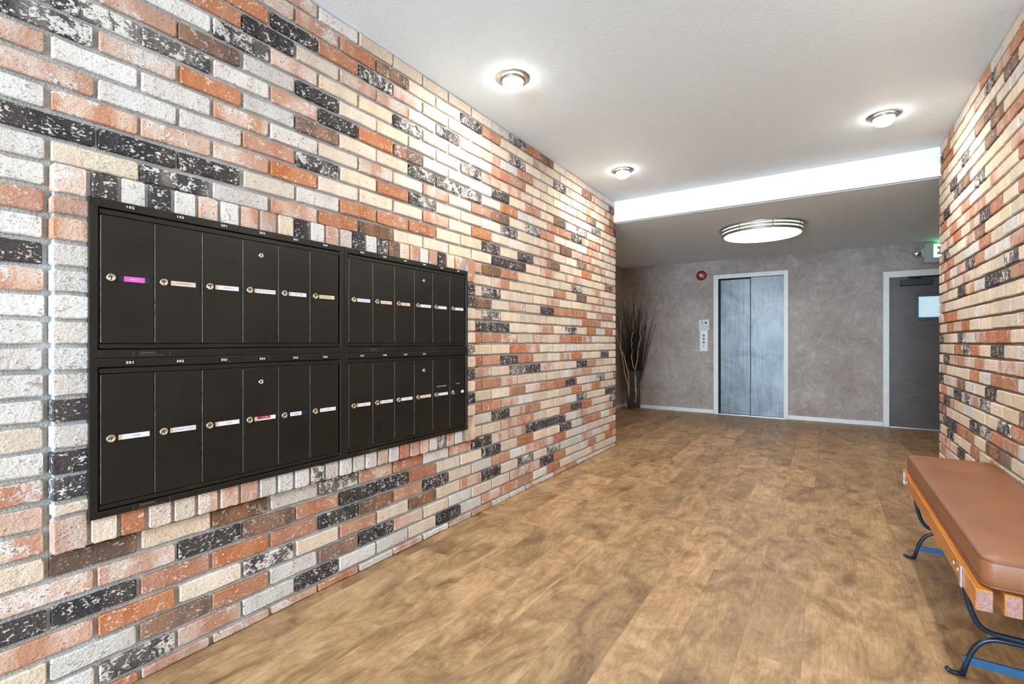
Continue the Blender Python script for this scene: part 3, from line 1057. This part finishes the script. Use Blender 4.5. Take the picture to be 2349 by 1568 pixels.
m_ = MB(); m_.box(sx0 + .13, sx1 - .12, sy - .040, sy - .022, sz1 - .002, sz1 + .002); m_.build('top_light', GREEN2, r)
for s_, xx in ((-1, sx0), (1, sx1)):
    m_ = MB()
    zc = sz0 + .135
    m_.add([(xx, sy - .055, zc - .065), (xx, sy - .055, zc + .065), (xx + s_ * .028, sy - .05, zc + .035), (xx + s_ * .028, sy - .05, zc - .035),
            (xx, sy - .015, zc - .065), (xx, sy - .015, zc + .065), (xx + s_ * .028, sy - .02, zc + .035), (xx + s_ * .028, sy - .02, zc - .035)],
           [(0, 1, 2, 3), (4, 7, 6, 5), (0, 4, 5, 1), (1, 5, 6, 2), (2, 6, 7, 3), (3, 7, 4, 0)])
    m_.build('lamp_bracket', SIGN_GREY, r)
    m_ = MB()
    cx_ = xx + s_ * .066
    m_.lathe((cx_, sy - .06, zc), [(.0, .055), (.025, .052), (.044, .035), (.053, .010), (.053, -.014), (.048, -.028), (.036, -.036), (.0, -.040)], 28, 'y')
    m_.build('lamp_head', CHROME, r)

# ------------------------------------------------------------------ fire bell, sign and call panel
ax, az = -1.665, 2.205
r = empty('fire_alarm_bell', (ax, YB, az))
tag(r, 'round red fire alarm bell with silver centre left of the elevator', 'alarm')
m_ = MB(); m_.lathe((ax, YB, az), [(.078, -.001), (.080, -.014), (.074, -.034), (.055, -.046), (.030, -.050), (.0, -.050)], 36, 'y'); m_.build('gong', RED_ALARM, r)
m_ = MB(); m_.lathe((ax + .0, YB, az), [(.030, -.049), (.029, -.058), (.020, -.064), (.012, -.065), (.010, -.060), (.0, -.060)], 24, 'y'); m_.build('hub', ALU, r)

qx0, qx1, qz0, qz1 = -1.703, -1.552, 1.322, 1.492
m_ = MB(); yf = YB - .006
m_.bbox(qx0, qx1, yf, YB - .0005, qz0, qz1, .0015)
yt = yf - .0006
cxp, czp = qx0 + .046, qz1 - .052     # running figure on stairs
def poly(mb_, pts, mi): mb_.add([(x, yt, z) for x, z in pts], [tuple(range(len(pts)))], mi)
poly(m_, [(cxp + .000 + .0085 * math.cos(a), czp + .027 + .0085 * math.sin(a)) for a in [2 * PI * i / 10 for i in range(10)]], 1)
poly(m_, [(cxp - .008, czp + .018), (cxp + .006, czp + .018), (cxp + .008, czp - .004), (cxp + .001, czp - .004)], 1)
poly(m_, [(cxp - .010, czp + .016), (cxp - .018, czp + .006), (cxp - .014, czp + .004), (cxp - .004, czp + .014)], 1)
poly(m_, [(cxp + .004, czp + .014), (cxp + .014, czp + .006), (cxp + .016, czp + .010), (cxp + .006, czp + .018)], 1)
poly(m_, [(cxp + .001, czp - .003), (cxp + .008, czp - .003), (cxp + .020, czp - .008), (cxp + .018, czp - .013)], 1)
poly(m_, [(cxp - .026, czp - .034), (cxp - .020, czp - .038), (cxp + .024, czp - .012), (cxp + .020, czp - .006)], 1)
fx_, fz_ = qx1 - .048, qz1 - .048      # flame
poly(m_, [(fx_, fz_ + .030), (fx_ + .008, fz_ + .014), (fx_ + .020, fz_ + .001), (fx_ + .013, fz_ - .012), (fx_, fz_ - .020), (fx_ - .013, fz_ - .012), (fx_ - .020, fz_ + .001), (fx_ - .008, fz_ + .014)], 2)
add_text(m_, 'IN CASE OF FIRE', .0125, ((qx0 + qx1) / 2 + .012, yt, qz1 - .098), '-y', 1, True)
add_text(m_, 'DO NOT USE ELEVATOR', .0125, ((qx0 + qx1) / 2, yt, qz1 - .120), '-y', 1, True)
add_text(m_, 'USE EXIT STAIRWAY', .0125, ((qx0 + qx1) / 2, yt, qz1 - .148), '-y', 1, True)
tag(m_.build('elevator_notice', [SIGN_W, INK, SIGN_RED]), 'small square fire notice with stair figure and flame above the call panel', 'sign')

px0, px1, pz0, pz1 = -1.690, -1.572, 0.990, 1.319
m_ = MB(); yp = YB - .012
m_.bbox(px0, px1, yp, YB - .0005, pz0, pz1, .003)
pn = m_.build('elevator_call_panel', PANEL_W)
tag(pn, 'tall white elevator call panel with three round buttons', 'call panel')
pcx = (px0 + px1) / 2
for z in (pz1 - .078, pz1 - .132, pz1 - .186):
    m_ = MB()
    m_.lathe((pcx, yp, z), [(.0165, 0), (.0165, -.006), (.0095, -.007), (.0095, -.004), (.0, -.004)], 24, 'y')
    m_.lathe((pcx, yp - .0045, z), [(.009, 0), (.0, -.001)], 20, 'y', 1)
    m_.build('button', [BUTTON_D, PANEL_W], pn)
m_ = MB(); m_.box(pcx - .014, pcx + .014, yp - .001, yp + .001, pz1 - .233, pz1 - .227); m_.lathe((pcx, yp, pz1 - .253), [(.0075, 0), (.0075, -.004), (.0, -.004)], 16, 'y'); m_.build('key_switch', BUTTON_D, pn)

# ------------------------------------------------------------------ vase with branches
VX, VY = -2.685, 7.84
m_ = MB()
m_.lathe((VX, VY, 0), [(.112, .0005), (.116, .004), (.116, .655), (.113, .658), (.110, .655), (.110, .022), (.0, .020)], 36, close=False)
m_.lathe((VX, VY, 0), [(.112, .0005), (.0, .0005)], 36, close=False)
tag(m_.build('glass_vase', GLASS), 'tall clear cylinder vase on the floor in the dark corner', 'vase')
rb = random.Random(11)
bouquet = empty('branch_arrangement', (VX, VY, .03))
tag(bouquet, 'tall bunch of dark, red and pale curly dry branches in the glass vase', 'dried branches')


def branch(name, mat, hgt, spread, ang, wig, r0, label, group, zlo=.03, seed=0, base=.07):
    rr_ = random.Random(seed)
    ba = rr_.uniform(0, 2 * PI); br_ = base * math.sqrt(rr_.random())
    bx, by = VX + br_ * math.cos(ba), VY + br_ * math.sin(ba)
    pts = []; rad = []
    n = 14 if wig < .01 else 26
    dx, dy = math.cos(ang) * spread, math.sin(ang) * spread
    ph = rr_.uniform(0, 6)
    for i in range(n):
        t = i / (n - 1)
        e = t ** 1.35
        x = bx + dx * e + wig * math.sin(t * 34 + ph) * (.3 + .7 * t) + rr_.uniform(-1, 1) * .003
        y = by + dy * e + wig * math.cos(t * 29 + ph) * (.3 + .7 * t) + rr_.uniform(-1, 1) * .003
        if t < .32:          # stay inside the vase
            q = math.hypot(x - VX, y - VY)
            if q > .092: x, y = VX + (x - VX) * .092 / q, VY + (y - VY) * .092 / q
        x = max(x, XLL + .02); y = min(y, YB - .03)
        pts.append((x, y, zlo + (hgt - zlo) * t)); rad.append(r0 * (1 - .75 * t))
    b = MB(); b.tube(pts, rad, 5)
    o = b.build(name, mat, bouquet)
    o['label'] = label


for i in range(84):
    branch('dark_branch', TWIG_D, rb.uniform(1.25, 1.87), rb.uniform(.02, .30), rb.uniform(0, 2 * PI), .004, .0078,
           'thin black brown dry branch', None, seed=100 + i, base=.10)
for i in range(9):
    rr_ = random.Random(200 + i)
    x, y, h_ = -2.765 + .055 * rr_.random(), VY - .075 + .05 * rr_.random(), rr_.uniform(.86, 1.05)
    x = VX + max(x - VX, -math.sqrt(.103 ** 2 - (y - VY) ** 2))
    m_ = MB(); m_.tube([(x, y, .03), (x + .004, y, .45), (x + rr_.uniform(-.012, .012), y + .01, h_)], [.0095, .009, .006], 6)
    m_.build('red_stick', TWIG_R, bouquet)['label'] = 'straight red brown stick'
CURLY = [[(-2.629, .275), (-2.635, .398), (-2.622, .511), (-2.635, .646), (-2.616, .746), (-2.584, .833), (-2.572, .945), (-2.559, 1.044), (-2.54, 1.142), (-2.525, 1.216), (-2.54, 1.309), (-2.515, 1.401), (-2.501, 1.462), (-2.478, 1.535)],
         [(-2.640, .10), (-2.622, .30), (-2.640, .50), (-2.629, .671), (-2.657, .72), (-2.667, .819), (-2.682, .881), (-2.667, .981), (-2.682, 1.055), (-2.673, 1.118), (-2.683, 1.174), (-2.66, 1.254), (-2.657, 1.292), (-2.635, 1.314), (-2.66, 1.36), (-2.648, 1.416), (-2.663, 1.478), (-2.619, 1.545)],
         [(-2.745, .12), (-2.760, .40), (-2.795, .566), (-2.821, .64), (-2.815, .741), (-2.832, .854), (-2.848, .941), (-2.867, 1.067), (-2.861, 1.155), (-2.874, 1.244), (-2.876, 1.344), (-2.854, 1.457), (-2.837, 1.583)],
         [(-2.735, .20), (-2.750, .55), (-2.775, .74), (-2.808, .898), (-2.841, .967), (-2.88, 1.042), (-2.889, 1.117), (-2.92, 1.181), (-2.933, 1.282), (-2.945, 1.396)]]
for i, pl in enumerate(CURLY):
    rr_ = random.Random(300 + i)
    pts = []
    for a, (x, z) in enumerate(pl):
        t = min(1.0, max(0.0, (z - .55) / .3))
        pts.append((x, (VY - .078) * (1 - t) + 7.70 * t + rr_.uniform(-.012, .012), z))
    q = []
    for a in range(len(pts) - 1):                      # rounded kinks
        p0, p1 = Vector(pts[a]), Vector(pts[a + 1])
        q += [p0.lerp(p1, .15), p0.lerp(p1, .5), p0.lerp(p1, .85)]
    m_ = MB(); m_.tube(q, [.0095 - .005 * a / len(q) for a in range(len(q))], 6)
    m_.build('curly_branch', TWIG_W, bouquet)['label'] = 'pale curly willow branch'

# ------------------------------------------------------------------ bench
BX0, BX1, BY0, BY1 = 0.366, 0.738, 1.905, 3.485
r = empty('bench', ((BX0 + BX1) / 2, (BY0 + BY1) / 2, 0))
tag(r, 'slatted wooden bench with brown vinyl cushion and blue iron legs at brick wall', 'bench')


def rrect(x0, x1, y0, y1, rad, n=7):
    pts = []
    for (cx_, cy_, a0) in ((x1 - rad, y1 - rad, 0), (x0 + rad, y1 - rad, PI / 2), (x0 + rad, y0 + rad, PI), (x1 - rad, y0 + rad, 1.5 * PI)):
        for i in range(n + 1):
            a = a0 + PI / 2 * i / n
            pts.append((cx_ + rad * math.cos(a), cy_ + rad * math.sin(a)))
    return pts


cx0, cx1, cy0, cy1, czb, czt = 0.382, 0.736, 1.915, 3.475, 0.414, 0.500
m_ = MB()
prof = [(.012, czb + .001), (.003, czb + .010), (0, czb + .03), (-.001, (czb + czt) / 2), (0, czt - .014), (.002, czt - .005), (.009, czt), (.05, czt + .006), (.10, czt + .010), (.15, czt + .012)]
rings = []
for (ins, z) in prof:
    rd = max(.034 - ins * .2, .012)
    rings.append([(x, y, z) for x, y in rrect(cx0 + ins, cx1 - ins, cy0 + ins, cy1 - ins, rd)])
n = len(rings[0])
vs_ = [p for rg in rings for p in rg]
fs = [(j * n + i, j * n + (i + 1) % n, (j + 1) * n + (i + 1) % n, (j + 1) * n + i) for j in range(len(rings) - 1) for i in range(n)]
fs += [tuple(range(n))[::-1], tuple((len(rings) - 1) * n + i for i in range(n))]
m_.add(vs_, fs, 0, True)
cu = m_.build('cushion', LEATHER, r)
for z, ins in ((czt - .004, .004), (czb + .008, .003)):
    m_ = MB(); rg = rrect(cx0 + ins, cx1 - ins, cy0 + ins, cy1 - ins, .033)
    m_.tube([(x, y, z) for x, y in rg + rg[:2]], .0042, 6, caps=False)
    m_.build('piping', PIPING, cu)
SLAT_END = plain('bare_end_grain_daylit', (0.36, 0.19, 0.15), 0.55, var=0.3, scale=160)  # bare end grain, with blue daylight mixed into its mauve tone
for i in range(6):
    x = BX0 + i * .0605
    m_ = MB(); m_.bbox(x, x + .038, BY0, BY1, .352, .4135, .003)
    for y0_, y1_ in ((BY0 - .0012, BY0 + .001), (BY1 - .001, BY1 + .0012)): m_.box(x + .0025, x + .0355, y0_, y1_, .3545, .411, 1)
    m_.build('slat', [SLAT, SLAT_END], r)
for y in (BY0 + .155, BY1 - .10):
    m_ = MB(); m_.bbox(BX0 - .006, BX0, y, y + .022, .350, .416, .0012); m_.build('bracket', BOLT, r)
for y in (BY0 + .205, BY0 + .262, BY1 - .14, BY1 - .21):
    m_ = MB(); m_.lathe((BX0 - .001, y, .386), [(.0075, 0), (.0075, -.003), (.0045, -.006), (.0, -.0065)], 14, 'x'); m_.build('bolt', BOLT, r)
for ly in (2.19, 3.235):
    lg = MB()
    x0, x1 = .388, .726
    xm = (x0 + x1) / 2
    arc = []
    for i in range(25):                                   # lower arch, feet on the floor
        t = i / 24
        u = t * 2 - 1
        arc.append((xm + (x1 - x0) / 2 * (abs(u) ** .55) * (1 if u > 0 else -1) if abs(u) > 1e-6 else xm, ly, .006 + .148 * (1 - abs(u) ** 3.2)))
    lg.tube(arc, .0085, 8)
    up = []
    for i in range(41):                                   # upper arch hanging from the slats
        t = i / 40
        u = t * 2 - 1
        up.append((xm + (x1 - x0) / 2 * (abs(u) ** .33) * (1 if u > 0 else -1) if abs(u) > 1e-6 else xm, ly, .352 - .184 * (1 - abs(u) ** 2.6)))
    lg.tube(up, .0085, 8)
    for s_, xx in ((-1, x0), (1, x1)):                    # turned out toes
        if s_ < 0: lg.tube([(xx + .004, ly, .009), (xx - .018, ly, .007), (xx - .034, ly, .010), (xx - .040, ly, .018)], .0075, 7)
    L = lg.build('leg_frame', IRON, r)
    m_ = MB(); m_.box(x0 + .003, x1 - .003, ly - .004, ly + .004, .048, .074); m_.build('tie_bar', IRON_BLUE, L)
